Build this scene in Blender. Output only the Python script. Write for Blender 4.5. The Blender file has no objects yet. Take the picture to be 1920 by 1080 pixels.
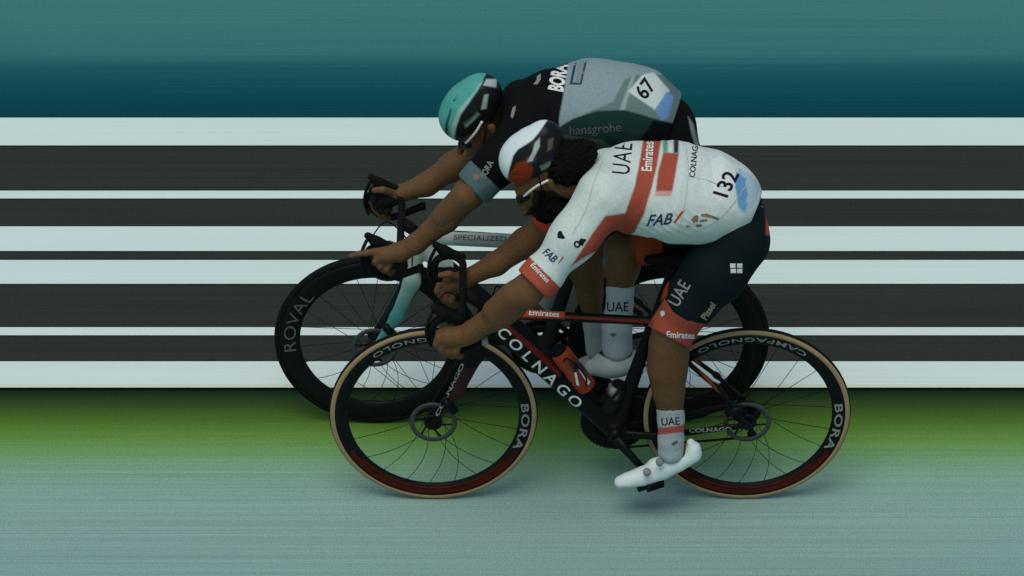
import bpy, bmesh, math, random
import numpy as np
from mathutils import Vector, Matrix
from mathutils.bvhtree import BVHTree
random.seed(7); rng = np.random.default_rng(5)
S = bpy.context.scene; COL = S.collection
R = math.radians

# ---------------------------------------------------------------- camera, sky, sun, exposure
W0, H0 = 1920.0, 1080.0
FPX = 7000.0; DIST = 12.0; ELEV = R(33.7)
FW = np.array([0, math.cos(ELEV), -math.sin(ELEV)]); UP = np.array([0, math.sin(ELEV), math.cos(ELEV)])
ZC = 393*DIST/(FPX*math.cos(ELEV)-393*math.sin(ELEV))
CAMP = np.array([0, 0, ZC]) - DIST*FW
cd = bpy.data.cameras.new('camera'); cam = bpy.data.objects.new('camera', cd); COL.objects.link(cam)
cam.location = CAMP; cam.rotation_euler = (math.pi/2-ELEV, 0, 0)
cd.sensor_width = 36; cd.lens = FPX*36/W0; cd.clip_end = 2000; cd.clip_start = 0.1
S.camera = cam
SUN_EL, SUN_AZ = R(70), R(200)        # azimuth measured from +Y (beyond the riders) towards +X
w = bpy.data.worlds.new("World"); S.world = w; w.use_nodes = True
nt = w.node_tree; bg = nt.nodes['Background']
sky = nt.nodes.new('ShaderNodeTexSky'); sky.sky_type = 'NISHITA'; sky.sun_disc = False
sky.sun_elevation = SUN_EL; sky.sun_rotation = SUN_AZ; sky.air_density = 1.0; sky.dust_density = 3.0
nt.links.new(sky.outputs[0], bg.inputs[0]); bg.inputs[1].default_value = 0.103
sd = bpy.data.lights.new('sun', 'SUN'); sd.energy = 1.3; sd.angle = R(36); sd.color = (1.0, .97, .86)
sun = bpy.data.objects.new('sun', sd); COL.objects.link(sun)
sv = Vector((math.sin(SUN_AZ)*math.cos(SUN_EL), math.cos(SUN_AZ)*math.cos(SUN_EL), math.sin(SUN_EL)))
sun.rotation_euler = sv.to_track_quat('Z', 'Y').to_euler()
S.view_settings.view_transform = 'Standard'; S.view_settings.look = 'None'
S.view_settings.exposure = 0.04; S.view_settings.gamma = 1

# ---------------------------------------------------------------- picture <-> place
def P(px, py, Y):
    d = FW*FPX + np.array([px-960.0, 0, 0]) + UP*(540.0-py)
    return CAMP + d*((Y-CAMP[1])/d[1])
def G(px, py, z=0.0):
    d = FW*FPX + np.array([px-960.0, 0, 0]) + UP*(540.0-py)
    return CAMP + d*((z-CAMP[2])/d[2])
def mpp(p): return float(np.dot(np.asarray(p)-CAMP, FW))/FPX     # metres per photo pixel there
def proj(v):
    q = v-CAMP; dep = q@FW
    return 960+FPX*q[:, 0]/dep, 540-FPX*(q@UP)/dep

# ---------------------------------------------------------------- materials
def mat(name, col, rough=.6, var=.12, scale=60, bump=0.0, metal=0.0, vcol=False, stretch=(1, 1, 1), spec=.1, coat=0):
    m = bpy.data.materials.new(name); m.use_nodes = True; n = m.node_tree.nodes; l = m.node_tree.links
    b = n['Principled BSDF']; b.inputs['Roughness'].default_value = rough; b.inputs['Metallic'].default_value = metal
    b.inputs['Specular IOR Level'].default_value = spec; b.inputs['Coat Weight'].default_value = coat
    tc = n.new('ShaderNodeTexCoord'); mp = n.new('ShaderNodeMapping'); mp.inputs['Scale'].default_value = stretch
    l.new(tc.outputs['Object'], mp.inputs[0])
    nz = n.new('ShaderNodeTexNoise'); nz.inputs['Scale'].default_value = scale; nz.inputs['Detail'].default_value = 5
    nz.inputs['Roughness'].default_value = .7; l.new(mp.outputs[0], nz.inputs[0])
    mr = n.new('ShaderNodeMapRange'); mr.inputs[1].default_value = .25; mr.inputs[2].default_value = .75
    mr.inputs[3].default_value = 1-var; mr.inputs[4].default_value = 1+var; l.new(nz.outputs[0], mr.inputs[0])
    mx = n.new('ShaderNodeVectorMath'); mx.operation = 'SCALE'; l.new(mr.outputs[0], mx.inputs['Scale'])
    if vcol:
        at = n.new('ShaderNodeAttribute'); at.attribute_name = 'Col'; l.new(at.outputs['Color'], mx.inputs[0])
    else: mx.inputs[0].default_value = col
    l.new(mx.outputs[0], b.inputs['Base Color'])
    if bump:
        bp = n.new('ShaderNodeBump'); bp.inputs['Strength'].default_value = bump; bp.inputs['Distance'].default_value = .003
        l.new(nz.outputs[0], bp.inputs['Height']); l.new(bp.outputs[0], b.inputs['Normal'])
    return m
M = dict(
 skin=mat('skin', (.19, .088, .036), .5, .3, 130, .4, vcol=True),
 fabric=mat('fabric', (1, 1, 1), .8, .15, 130, .4, vcol=True),
 shell=mat('shell', (1, 1, 1), .35, .06, 40, vcol=True),
 hair=mat('hair', (.0035, .003, .0025), .9, .8, 180, 1.0),
 carbon=mat('carbon', (.004, .005, .005), .38, .4, 90),
 blackmat=mat('black_rubber', (.004, .005, .0045), .7, .3, 120, .3),
 paint=mat('frame_paint', (1, 1, 1), .35, .05, 40, vcol=True),
 tan=mat('tan_sidewall', (.29, .22, .115), .8, .2, 120),
 rim=mat('carbon_rim', (.005, .0065, .006), .45, .4, 60),
 metal=mat('metal', (.12, .12, .12), .45, .3, 80, metal=.6),
 dmetal=mat('dark_metal', (.008, .009, .009), .6, .4, 80, metal=.3),
 rotor=mat('rotor_steel', (.05, .062, .058), .5, .3, 70, metal=.2),
 white=mat('white_print', (.62, .66, .62), .6, .12, 90),
 dimwhite=mat('grey_print', (.20, .23, .215), .6, .25, 90),
 darkgrey=mat('dark_grey_print', (.1, .11, .1), .6, .3, 90),
 navy=mat('navy_print', (.02, .05, .10), .6, .2, 90),
 black=mat('black_print', (.008, .009, .014), .6, .2, 90),
 red=mat('red_print', (.42, .06, .025), .6, .15, 90),
 darkred=mat('dark_red_print', (.055, .007, .003), .6, .5, 45, stretch=(.4, 1, 1)),
 brown=mat('brown_print', (.22, .15, .1), .6, .3, 90),
 gold=mat('pale_gold_print', (.32, .32, .2), .6, .3, 90),
 bottle=mat('bottle_plastic', (1, 1, 1), .45, .1, 50, vcol=True),
 seam=mat('seam_thread', (.38, .46, .43), .8, .2, 90),
 lens=mat('dark_lens', (.006, .006, .008), .15, .1, 20),
)

# ---------------------------------------------------------------- mesh helpers
def link(name, v, f, mats, parent=None, smooth=True):
    me = bpy.data.meshes.new(name); v = np.asarray(v, dtype=np.float32).reshape(-1, 3)
    f = f if isinstance(f, np.ndarray) else f
    if isinstance(f, np.ndarray):
        k = f.shape[1]; me.vertices.add(len(v)); me.vertices.foreach_set('co', v.ravel())
        me.loops.add(f.size); me.loops.foreach_set('vertex_index', f.astype(np.int32).ravel())
        me.polygons.add(len(f)); me.polygons.foreach_set('loop_start', np.arange(0, f.size, k, dtype=np.int32))
        me.update(calc_edges=True); me.validate()
    else: me.from_pydata([tuple(map(float, p)) for p in v], [], f)
    for m in (mats if isinstance(mats, list) else [mats]): me.materials.append(m)
    me.polygons.foreach_set('use_smooth', [smooth]*len(me.polygons))
    o = bpy.data.objects.new(name, me); COL.objects.link(o)
    if parent is not None:
        o.parent = parent
        a = parent
        o.matrix_parent_inverse = Matrix.Translation(-Vector(world_loc(parent)))
    o['_v'] = 0; del o['_v']
    return o
def world_loc(o):
    p = Vector((0, 0, 0)) if o.get('baked') else Vector(o.location)
    return p
def thing(name, loc, label, cat, group=None):
    o = bpy.data.objects.new(name, None); COL.objects.link(o); o.location = loc
    o['label'] = label; o['category'] = cat; o.empty_display_size = .1
    if group: o['group'] = group
    return o
def part_parent(o, parent):   # nest a mesh that is already in world coordinates under a mesh part
    o.parent = parent
    return o
def vcolor(o, cols):
    me = o.data; a = me.color_attributes.new('Col', 'FLOAT_COLOR', 'POINT')
    c = np.ones((len(me.vertices), 4), dtype=np.float32); c[:, :3] = cols; a.data.foreach_set('color', c.ravel())
def verts(o):
    v = np.empty(len(o.data.vertices)*3, dtype=np.float32); o.data.vertices.foreach_get('co', v); return v.reshape(-1, 3)

class MB:
    def __init__(s): s.v = []; s.f = []; s.m = []
    def tube(s, pts, rad, n=12, sy=1.0, cap=True, mi=0):
        pts = [np.asarray(p, float) for p in pts]; rad = rad if isinstance(rad, (list, tuple)) else [rad]*len(pts)
        b = len(s.v); prev = None
        for i, p in enumerate(pts):
            t = pts[min(i+1, len(pts)-1)]-pts[max(i-1, 0)]; t = t/(np.linalg.norm(t)+1e-9)
            a = np.array([0, 1.0, 0]) if abs(t[1]) < .9 else np.array([1.0, 0, 0])
            if prev is not None: a = prev
            u = a-t*np.dot(a, t); u /= np.linalg.norm(u); prev = u; v = np.cross(t, u)
            for k in range(n):
                an = 2*math.pi*k/n; s.v.append(p+rad[i]*(math.cos(an)*u*sy+math.sin(an)*v))
        for i in range(len(pts)-1):
            for k in range(n):
                s.f.append((b+i*n+k, b+i*n+(k+1) % n, b+(i+1)*n+(k+1) % n, b+(i+1)*n+k)); s.m.append(mi)
        if cap:
            s.f.append(tuple(b+k for k in range(n))[::-1]); s.f.append(tuple(b+(len(pts)-1)*n+k for k in range(n))); s.m += [mi, mi]
        return s
    def lathe(s, c, prof, n=96, mi=0, closed=True, a0=0, a1=2*math.pi, mfun=None):
        b = len(s.v); m = len(prof); full = abs(a1-a0-2*math.pi) < 1e-6; cols = n if full else n+1
        for i in range(cols):
            an = a0+(a1-a0)*i/n
            for r, y in prof: s.v.append(np.array([c[0]+r*math.cos(an), c[1]+y, c[2]+r*math.sin(an)]))
        for i in range(n):
            j = (i+1) % cols if full else i+1
            for k in range(m if closed else m-1):
                kk = (k+1) % m
                s.f.append((b+i*m+k, b+j*m+k, b+j*m+kk, b+i*m+kk))
                s.m.append(mfun((prof[k][0]+prof[kk][0])/2) if mfun else mi)
        return s
    def box(s, c, h, ax=None, mi=0):
        ax = np.eye(3) if ax is None else ax; b = len(s.v)
        for i in range(8): s.v.append(np.asarray(c, float)+sum(ax[j]*h[j]*(1 if i >> j & 1 else -1) for j in range(3)))
        for q in ((0, 2, 3, 1), (4, 5, 7, 6), (0, 1, 5, 4), (2, 6, 7, 3), (0, 4, 6, 2), (1, 3, 7, 5)): s.f.append(tuple(b+k for k in q)); s.m.append(mi)
        return s
    def build(s, name, mats, parent=None, smooth=True):
        o = link(name, s.v, s.f, mats, parent, smooth)
        o.data.polygons.foreach_set('material_index', s.m)
        bm = bmesh.new(); bm.from_mesh(o.data); bmesh.ops.recalc_face_normals(bm, faces=bm.faces); bm.to_mesh(o.data); bm.free()
        return o

def spline(pts, n=6):
    pts = [np.asarray(p, float) for p in pts]; out = []
    for i in range(len(pts)-1):
        p0, p1, p2, p3 = pts[max(i-1, 0)], pts[i], pts[i+1], pts[min(i+2, len(pts)-1)]
        for k in range(n):
            t = k/n; out.append(.5*((2*p1)+(-p0+p2)*t+(2*p0-5*p1+4*p2-p3)*t*t+(-p0+3*p1-3*p2+p3)*t**3))
    out.append(pts[-1]); return out

# ---------------------------------------------------------------- blended-surface modelling (signed distances, surface nets)
def plane(px, py, Y, nx, ny):
    n = np.array([1.0, 0, 0])*nx - UP*ny; return (P(px, py, Y), n/np.linalg.norm(n))
class Field:
    def __init__(s, prims, h, off=0.0, pad=.03):
        s.h = h; s.off = off; s.pr = prims
        lo = np.full(3, 1e9); hi = -lo
        for p in prims:
            if p.get('sub'): continue
            rm = (max(p['ra'], p['rb'])+off)*np.array([1, max(1, p['ys']), 1])
            for q in (p['a'], p['b']): lo = np.minimum(lo, q-rm); hi = np.maximum(hi, q+rm)
        s.lo = lo-pad; s.n = np.ceil((hi+pad-s.lo)/h).astype(int)+1
        s.D = np.full(s.n, 1.0, dtype=np.float32)
        for p in prims: s.add(p)
    def add(s, p):
        a, b, ra, rb, ys, k = p['a'], p['b'], p['ra'], p['rb'], p['ys'], p['k']
        off = 0 if p.get('sub') else s.off; ra += off; rb += off
        m = k+.03; rm = (max(ra, rb))*np.array([1, max(1, ys), 1])+m
        l = np.clip(((np.minimum(a, b)-rm-s.lo)/s.h).astype(int), 0, s.n); u = np.clip(((np.maximum(a, b)+rm-s.lo)/s.h).astype(int)+1, 0, s.n)
        if np.any(u <= l): return
        ax = [(s.lo[i]+s.h*np.arange(l[i], u[i])).astype(np.float32) for i in range(3)]
        X = ax[0][:, None, None]; Y = ax[1][None, :, None]; Z = ax[2][None, None, :]
        sc = 1.0/ys; A = a*np.array([1, sc, 1]); B = b*np.array([1, sc, 1]); BA = B-A; L = float(np.dot(BA, BA))
        dx = X-A[0]; dy = Y*sc-A[1]; dz = Z-A[2]
        if L > 1e-10: t = np.clip((dx*BA[0]+dy*BA[1]+dz*BA[2])/L, 0, 1)
        else: t = np.float32(0)
        d = np.sqrt((dx-t*BA[0])**2+(dy-t*BA[1])**2+(dz-t*BA[2])**2)-(ra+(rb-ra)*t)
        for q, n in p['cut']: d = np.maximum(d, (X-q[0])*n[0]+(Y-q[1])*n[1]+(Z-q[2])*n[2])
        V = s.D[l[0]:u[0], l[1]:u[1], l[2]:u[2]]
        if p.get('sub'): V[...] = np.maximum(V, -d)
        else:
            if k > 0:
                hh = np.maximum(k-np.abs(V-d), 0)/k; V[...] = np.minimum(V, d)-hh*hh*k*.25
            else: V[...] = np.minimum(V, d)
    def noise(s, fn):
        ax = [(s.lo[i]+s.h*np.arange(s.n[i])).astype(np.float32) for i in range(3)]
        s.D += fn(ax[0][:, None, None], ax[1][None, :, None], ax[2][None, None, :]).astype(np.float32)
    def mesh(s):
        D = s.D; N = D < 0
        c = np.zeros(tuple(np.array(D.shape)-1), dtype=np.uint8)
        for i in range(8):
            o = (i & 1, i >> 1 & 1, i >> 2 & 1); c += N[o[0]:o[0]+c.shape[0], o[1]:o[1]+c.shape[1], o[2]:o[2]+c.shape[2]]
        act = np.argwhere((c > 0) & (c < 8)); idx = -np.ones(c.shape, dtype=np.int32)
        idx[act[:, 0], act[:, 1], act[:, 2]] = np.arange(len(act))
        cv = np.stack([D[act[:, 0]+(i & 1), act[:, 1]+(i >> 1 & 1), act[:, 2]+(i >> 2 & 1)] for i in range(8)], 1)
        acc = np.zeros((len(act), 3)); cnt = np.zeros(len(act))
        for i in range(8):
            for ax in range(3):
                if i >> ax & 1: continue
                j = i | 1 << ax; va, vb = cv[:, i], cv[:, j]; mk = (va < 0) != (vb < 0)
                t = np.where(mk, va/np.where(mk, va-vb, 1), 0)
                base = np.array([i & 1, i >> 1 & 1, i >> 2 & 1], float)
                pt = np.repeat(base[None], len(act), 0); pt[:, ax] += t
                acc += pt*mk[:, None]; cnt += mk
        V = s.lo+(act+acc/cnt[:, None])*s.h
        F = []
        for ax in range(3):
            sl0 = [slice(1, -1)]*3; sl0[ax] = slice(0, -1); sl1 = [slice(1, -1)]*3; sl1[ax] = slice(1, None)
            A, B = N[tuple(sl0)], N[tuple(sl1)]
            e = np.argwhere(A != B); sg = A[e[:, 0], e[:, 1], e[:, 2]]
            o1, o2 = (ax+1) % 3, (ax+2) % 3
            g = e+1; g[:, ax] -= 1
            def cell(d1, d2):
                q = g.copy(); q[:, o1] -= d1; q[:, o2] -= d2; return idx[q[:, 0], q[:, 1], q[:, 2]]
            Q = np.stack([cell(1, 1), cell(0, 1), cell(0, 0), cell(1, 0)], 1)
            Q[~sg] = Q[~sg][:, ::-1]; F.append(Q)
        F = np.concatenate(F); F = F[(F >= 0).all(1)]
        # light relaxation
        for _ in range(2):
            sm = np.zeros_like(V); ct = np.zeros(len(V))
            for k in range(4):
                a, b = F[:, k], F[:, (k+1) % 4]
                for d in range(3): sm[:, d] += np.bincount(a, V[b, d], len(V))+np.bincount(b, V[a, d], len(V))
                ct += np.bincount(a, minlength=len(V))+np.bincount(b, minlength=len(V))
            V = .5*V+.5*sm/np.maximum(ct, 1)[:, None]
        return V, F
def prim(A, B=None, ys=1.0, k=.02, cut=(), sub=False, y0=0.0, sc=1.0):
    B = B or A; a = P(A[0], A[1], A[2]+y0); b = P(B[0], B[1], B[2]+y0)
    return dict(a=a, b=b, ra=A[3]*mpp(a)*sc, rb=B[3]*mpp(b)*sc, ys=ys, k=k, cut=list(cut), sub=sub)
def chain(pts, **kw): return [prim(pts[i], pts[i+1], **kw) for i in range(len(pts)-1)]
def sdf(name, prims, h, m, parent, off=0.0, noise=None, color=None):
    f = Field(prims, h, off)
    if noise: f.noise(noise)
    V, F = f.mesh(); o = link(name, V, F, m, parent)
    if color is not None: vcolor(o, color(V) if callable(color) else np.tile(np.array(color), (len(V), 1)))
    return o, V, F
def inpoly(x, y, poly):
    r = np.zeros(len(x), bool); n = len(poly); j = n-1
    for i in range(n):
        xi, yi = poly[i]; xj, yj = poly[j]
        cnd = ((yi > y) != (yj > y)) & (x < (xj-xi)*(y-yi)/(yj-yi+1e-9)+xi); r ^= cnd; j = i
    return r
def painter(base, layers):
    """colours of the cloth or paint as it is dyed; layers = (outline, colour) fixed to the surface"""
    def fn(V):
        px, py = proj(V); c = np.tile(np.array(base, float), (len(V), 1))
        for poly, col in layers:
            if callable(poly): c[poly(px, py, V)] = col; continue
            m = inpoly(px, py, poly); d = np.full(len(px), 1e9)
            for i in range(len(poly)):
                x0, y0 = poly[i-1]; x1, y1 = poly[i]; L = (x1-x0)**2+(y1-y0)**2
                if L < 1e-9: continue
                t = np.clip(((px-x0)*(x1-x0)+(py-y0)*(y1-y0))/L, 0, 1)
                d = np.minimum(d, np.hypot(px-x0-t*(x1-x0), py-y0-t*(y1-y0)))
            a = np.clip(.5+np.where(m, d, -d)/3.2, 0, 1)[:, None]
            c = c*(1-a)+a*np.array(col)
        return c
    return fn
def wrinkle(amp, f1=38, f2=61, seed=0):
    def fn(X, Y, Z):
        c = np.abs(np.sin(26*X+34*Z+5*np.sin(13*X+seed)+4*np.sin(21*Z)+6*Y))**.6*np.maximum(0, np.sin(11*X-8*Z+3*Y+seed))
        a = np.sin(f1*X+9*np.sin(7*Z+seed)+17*Y)*np.sin(f2*Z+6*np.sin(9*X+seed)+8*Y)
        b = np.sin(23*X-31*Z+14*Y+seed)
        return amp*(.5*a+.3*b+1.5*(c-.3))
    return fn

# ---------------------------------------------------------------- lettering laid on a surface
def bvh(items):
    vs = []; fs = []; b = 0
    for V, F in items: vs += [tuple(p) for p in V]; fs += [tuple(int(i)+b for i in q) for q in F]; b += len(V)
    return BVHTree.FromPolygons([Vector(p) for p in vs], fs)
def text2d(body, bold=0.0, spacing=1.0, shear=0.0, seg=.18):
    cu = bpy.data.curves.new('t', 'FONT'); cu.body = body; cu.size = 1.0; cu.offset = bold; cu.space_character = spacing; cu.shear = shear
    cu.align_x = 'CENTER'; cu.resolution_u = 4
    o = bpy.data.objects.new('t', cu); COL.objects.link(o)
    dg = bpy.context.evaluated_depsgraph_get(); me = bpy.data.meshes.new_from_object(o.evaluated_get(dg))
    bm = bmesh.new(); bm.from_mesh(me); bmesh.ops.triangulate(bm, faces=bm.faces)
    for _ in range(3):
        es = [e for e in bm.edges if e.calc_length() > seg]
        if not es: break
        bmesh.ops.subdivide_edges(bm, edges=es, cuts=1); bmesh.ops.triangulate(bm, faces=bm.faces)
    bm.verts.ensure_lookup_table(); v = np.array([p.co[:2] for p in bm.verts]); f = [tuple(q.index for q in g.verts) for g in bm.faces]
    bm.free(); bpy.data.objects.remove(o); bpy.data.curves.remove(cu); bpy.data.meshes.remove(me)
    v[:, 1] -= .35
    return v, f
def drape(name, v2, f, mapper, tree, m, parent, lift=.0015):
    out = []; ok = []
    for x, y in v2:
        o, d = mapper(x, y); o = Vector(o); d = Vector(d).normalized()
        h = tree.ray_cast(o, d)
        if h[0] is None: ok.append(False); out.append(np.zeros(3)); continue
        ok.append(True); out.append(np.array(h[0]-d*lift))
    f = [q for q in f if all(ok[i] for i in q) and max(np.linalg.norm(out[q[i]]-out[q[i-1]]) for i in range(3)) < .06]
    used = sorted({i for q in f for i in q}); mp = {u: i for i, u in enumerate(used)}
    if not used: return None
    return link(name, [out[u] for u in used], [tuple(mp[i] for i in q) for q in f], m, parent, True)
def pxmap(cx, cy, size, ang, sx=1.0):
    ca, sa = math.cos(R(ang)), math.sin(R(ang))
    def fn(x, y):
        x *= sx*size; y *= size; px = cx+x*ca-y*sa; py = cy-(x*sa+y*ca)
        d = FW*FPX+np.array([px-960.0, 0, 0])+UP*(540.0-py); return CAMP, d
    return fn
def letter(body, cx, cy, size, ang, m, tree, parent, sx=1.0, bold=.0, shear=0, spacing=1.0, name='lettering'):
    v, f = text2d(body, bold, spacing, shear)
    return drape(name, v, f, pxmap(cx, cy, size, ang, sx), tree, m, parent)
def shape(poly, m, tree, parent, name='emblem'):
    bm = bmesh.new(); vs = [bm.verts.new((x, y, 0)) for x, y in poly]; bm.faces.new(vs); bmesh.ops.triangulate(bm, faces=bm.faces)
    for _ in range(4):
        es = [e for e in bm.edges if e.calc_length() > 6]
        if not es: break
        bmesh.ops.subdivide_edges(bm, edges=es, cuts=1); bmesh.ops.triangulate(bm, faces=bm.faces)
    bm.verts.ensure_lookup_table(); v = np.array([p.co[:2] for p in bm.verts]); f = [tuple(q.index for q in g.verts) for g in bm.faces]; bm.free()
    def fn(px, py): return CAMP, FW*FPX+np.array([px-960.0, 0, 0])+UP*(540.0-py)
    return drape(name, v, f, fn, tree, m, parent, .0012)

# ================================================================ THE ROAD
def road_mat():
    m = bpy.data.materials.new('painted_road'); m.use_nodes = True; n = m.node_tree.nodes; l = m.node_tree.links; b = n['Principled BSDF']
    b.inputs['Roughness'].default_value = .85; b.inputs['Specular IOR Level'].default_value = .03
    tc = n.new('ShaderNodeTexCoord'); sp = n.new('ShaderNodeSeparateXYZ'); l.new(tc.outputs['Object'], sp.inputs[0])
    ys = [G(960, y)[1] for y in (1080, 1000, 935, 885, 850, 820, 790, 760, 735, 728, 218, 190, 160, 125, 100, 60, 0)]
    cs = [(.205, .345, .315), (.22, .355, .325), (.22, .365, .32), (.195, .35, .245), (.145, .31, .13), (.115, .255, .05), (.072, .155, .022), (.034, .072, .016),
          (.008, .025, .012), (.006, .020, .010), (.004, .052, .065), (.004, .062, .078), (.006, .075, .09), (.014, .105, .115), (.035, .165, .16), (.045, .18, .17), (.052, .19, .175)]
    y0, y1 = ys[0]-.01, ys[-1]+.01
    nz = n.new('ShaderNodeTexNoise'); mp = n.new('ShaderNodeMapping'); mp.inputs['Scale'].default_value = (.5, 150, 1); l.new(tc.outputs['Object'], mp.inputs[0])
    nz.inputs['Scale'].default_value = 1; nz.inputs['Detail'].default_value = 6; l.new(mp.outputs[0], nz.inputs[0])
    g = n.new('ShaderNodeTexNoise'); mp2 = n.new('ShaderNodeMapping'); mp2.inputs['Scale'].default_value = (190, 480, 1); l.new(tc.outputs['Object'], mp2.inputs[0])
    g.inputs['Scale'].default_value = 1; g.inputs['Detail'].default_value = 3; l.new(mp2.outputs[0], g.inputs[0])
    ad = n.new('ShaderNodeMath'); ad.operation = 'MULTIPLY_ADD'; l.new(nz.outputs[0], ad.inputs[0]); ad.inputs[1].default_value = .05; l.new(sp.outputs[1], ad.inputs[2])
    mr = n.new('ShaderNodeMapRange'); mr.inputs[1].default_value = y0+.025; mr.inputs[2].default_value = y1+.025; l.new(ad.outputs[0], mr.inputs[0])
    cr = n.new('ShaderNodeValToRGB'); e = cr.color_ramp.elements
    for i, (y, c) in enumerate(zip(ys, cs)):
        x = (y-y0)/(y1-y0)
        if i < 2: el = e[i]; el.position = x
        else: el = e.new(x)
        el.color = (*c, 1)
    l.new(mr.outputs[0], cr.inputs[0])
    def streak(colout, a1, a2):
        s1 = n.new('ShaderNodeMapRange'); s1.inputs[1].default_value = .3; s1.inputs[2].default_value = .7; s1.inputs[3].default_value = 1-a1; s1.inputs[4].default_value = 1+a1; l.new(nz.outputs[0], s1.inputs[0])
        s2 = n.new('ShaderNodeMapRange'); s2.inputs[1].default_value = .25; s2.inputs[2].default_value = .75; s2.inputs[3].default_value = 1-a2; s2.inputs[4].default_value = 1+a2; l.new(g.outputs[0], s2.inputs[0])
        mm = n.new('ShaderNodeMath'); mm.operation = 'MULTIPLY'; l.new(s1.outputs[0], mm.inputs[0]); l.new(s2.outputs[0], mm.inputs[1])
        v = n.new('ShaderNodeVectorMath'); v.operation = 'SCALE'; l.new(colout, v.inputs[0]); l.new(mm.outputs[0], v.inputs['Scale']); return v
    # coloured grain of the aggregate
    gm = n.new('ShaderNodeMix'); gm.data_type = 'RGBA'; gm.blend_type = 'OVERLAY'; gm.inputs[0].default_value = .4
    l.new(cr.outputs[0], gm.inputs[6]); l.new(g.outputs['Color'], gm.inputs[7])
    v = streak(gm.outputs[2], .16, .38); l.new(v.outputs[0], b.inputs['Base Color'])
    bp = n.new('ShaderNodeBump'); bp.inputs['Strength'].default_value = .25; bp.inputs['Distance'].default_value = .002; l.new(g.outputs[0], bp.inputs['Height']); l.new(bp.outputs[0], b.inputs['Normal'])
    return m
def band_mat(name, col, a1=.1, a2=.14, ov=.2):
    m = bpy.data.materials.new(name); m.use_nodes = True; n = m.node_tree.nodes; l = m.node_tree.links; b = n['Principled BSDF']
    b.inputs['Roughness'].default_value = .8; b.inputs['Specular IOR Level'].default_value = .05
    tc = n.new('ShaderNodeTexCoord'); last = n.new('ShaderNodeRGB'); last.outputs[0].default_value = (*col, 1); out = last.outputs[0]
    for sc, a in (((.5, 150, 1), a1), ((190, 480, 1), a2)):
        mp = n.new('ShaderNodeMapping'); mp.inputs['Scale'].default_value = sc; l.new(tc.outputs['Object'], mp.inputs[0])
        nz = n.new('ShaderNodeTexNoise'); nz.inputs['Scale'].default_value = 1; nz.inputs['Detail'].default_value = 5; l.new(mp.outputs[0], nz.inputs[0])
        s1 = n.new('ShaderNodeMapRange'); s1.inputs[1].default_value = .28; s1.inputs[2].default_value = .72; s1.inputs[3].default_value = 1-a; s1.inputs[4].default_value = 1+a; l.new(nz.outputs[0], s1.inputs[0])
        v = n.new('ShaderNodeVectorMath'); v.operation = 'SCALE'; l.new(out, v.inputs[0]); l.new(s1.outputs[0], v.inputs['Scale']); out = v.outputs[0]
    gm = n.new('ShaderNodeMix'); gm.data_type = 'RGBA'; gm.blend_type = 'OVERLAY'; gm.inputs[0].default_value = ov
    l.new(out, gm.inputs[6]); l.new(nz.outputs['Color'], gm.inputs[7]); l.new(gm.outputs[2], b.inputs['Base Color'])
    return m
def sheet(name, ya, yb, z, m, half=40.0, label=None):
    v = [(-half, ya, z), (half, ya, z), (half, yb, z), (-half, yb, z)]
    o = link(name, v, [(0, 1, 2, 3)], m, None, False); o['kind'] = 'structure'
    if label: o['label'] = label
    return o
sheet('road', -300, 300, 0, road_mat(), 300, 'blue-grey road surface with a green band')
darkm = band_mat('dark_road_paint', (.027, .034, .028), .25, .5, .5)
sheet('dark_painted_strip', G(960, 724)[1], G(960, 224)[1], .004, darkm, 60, 'dark painted strip along the road')
whm = band_mat('white_road_paint', (.58, .72, .665), .05, .09, .12)
whm2 = band_mat('aged_white_road_paint', (.56, .66, .50), .05, .09, .12)
for a, b in ((272.5, 220.5), (372, 357.5), (470.5, 424.5), (532, 487.5), (628.5, 613.5), (726, 677.5)):
    sheet('white_line', G(960, a, .008)[1], G(960, b, .008)[1], .008, whm, 60, 'white painted line along the road')
sheet('line_edge', G(960, 727.5, .010)[1], G(960, 721.5, .010)[1], .012, whm2, 60, 'yellowed lower edge of a white line')

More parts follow.
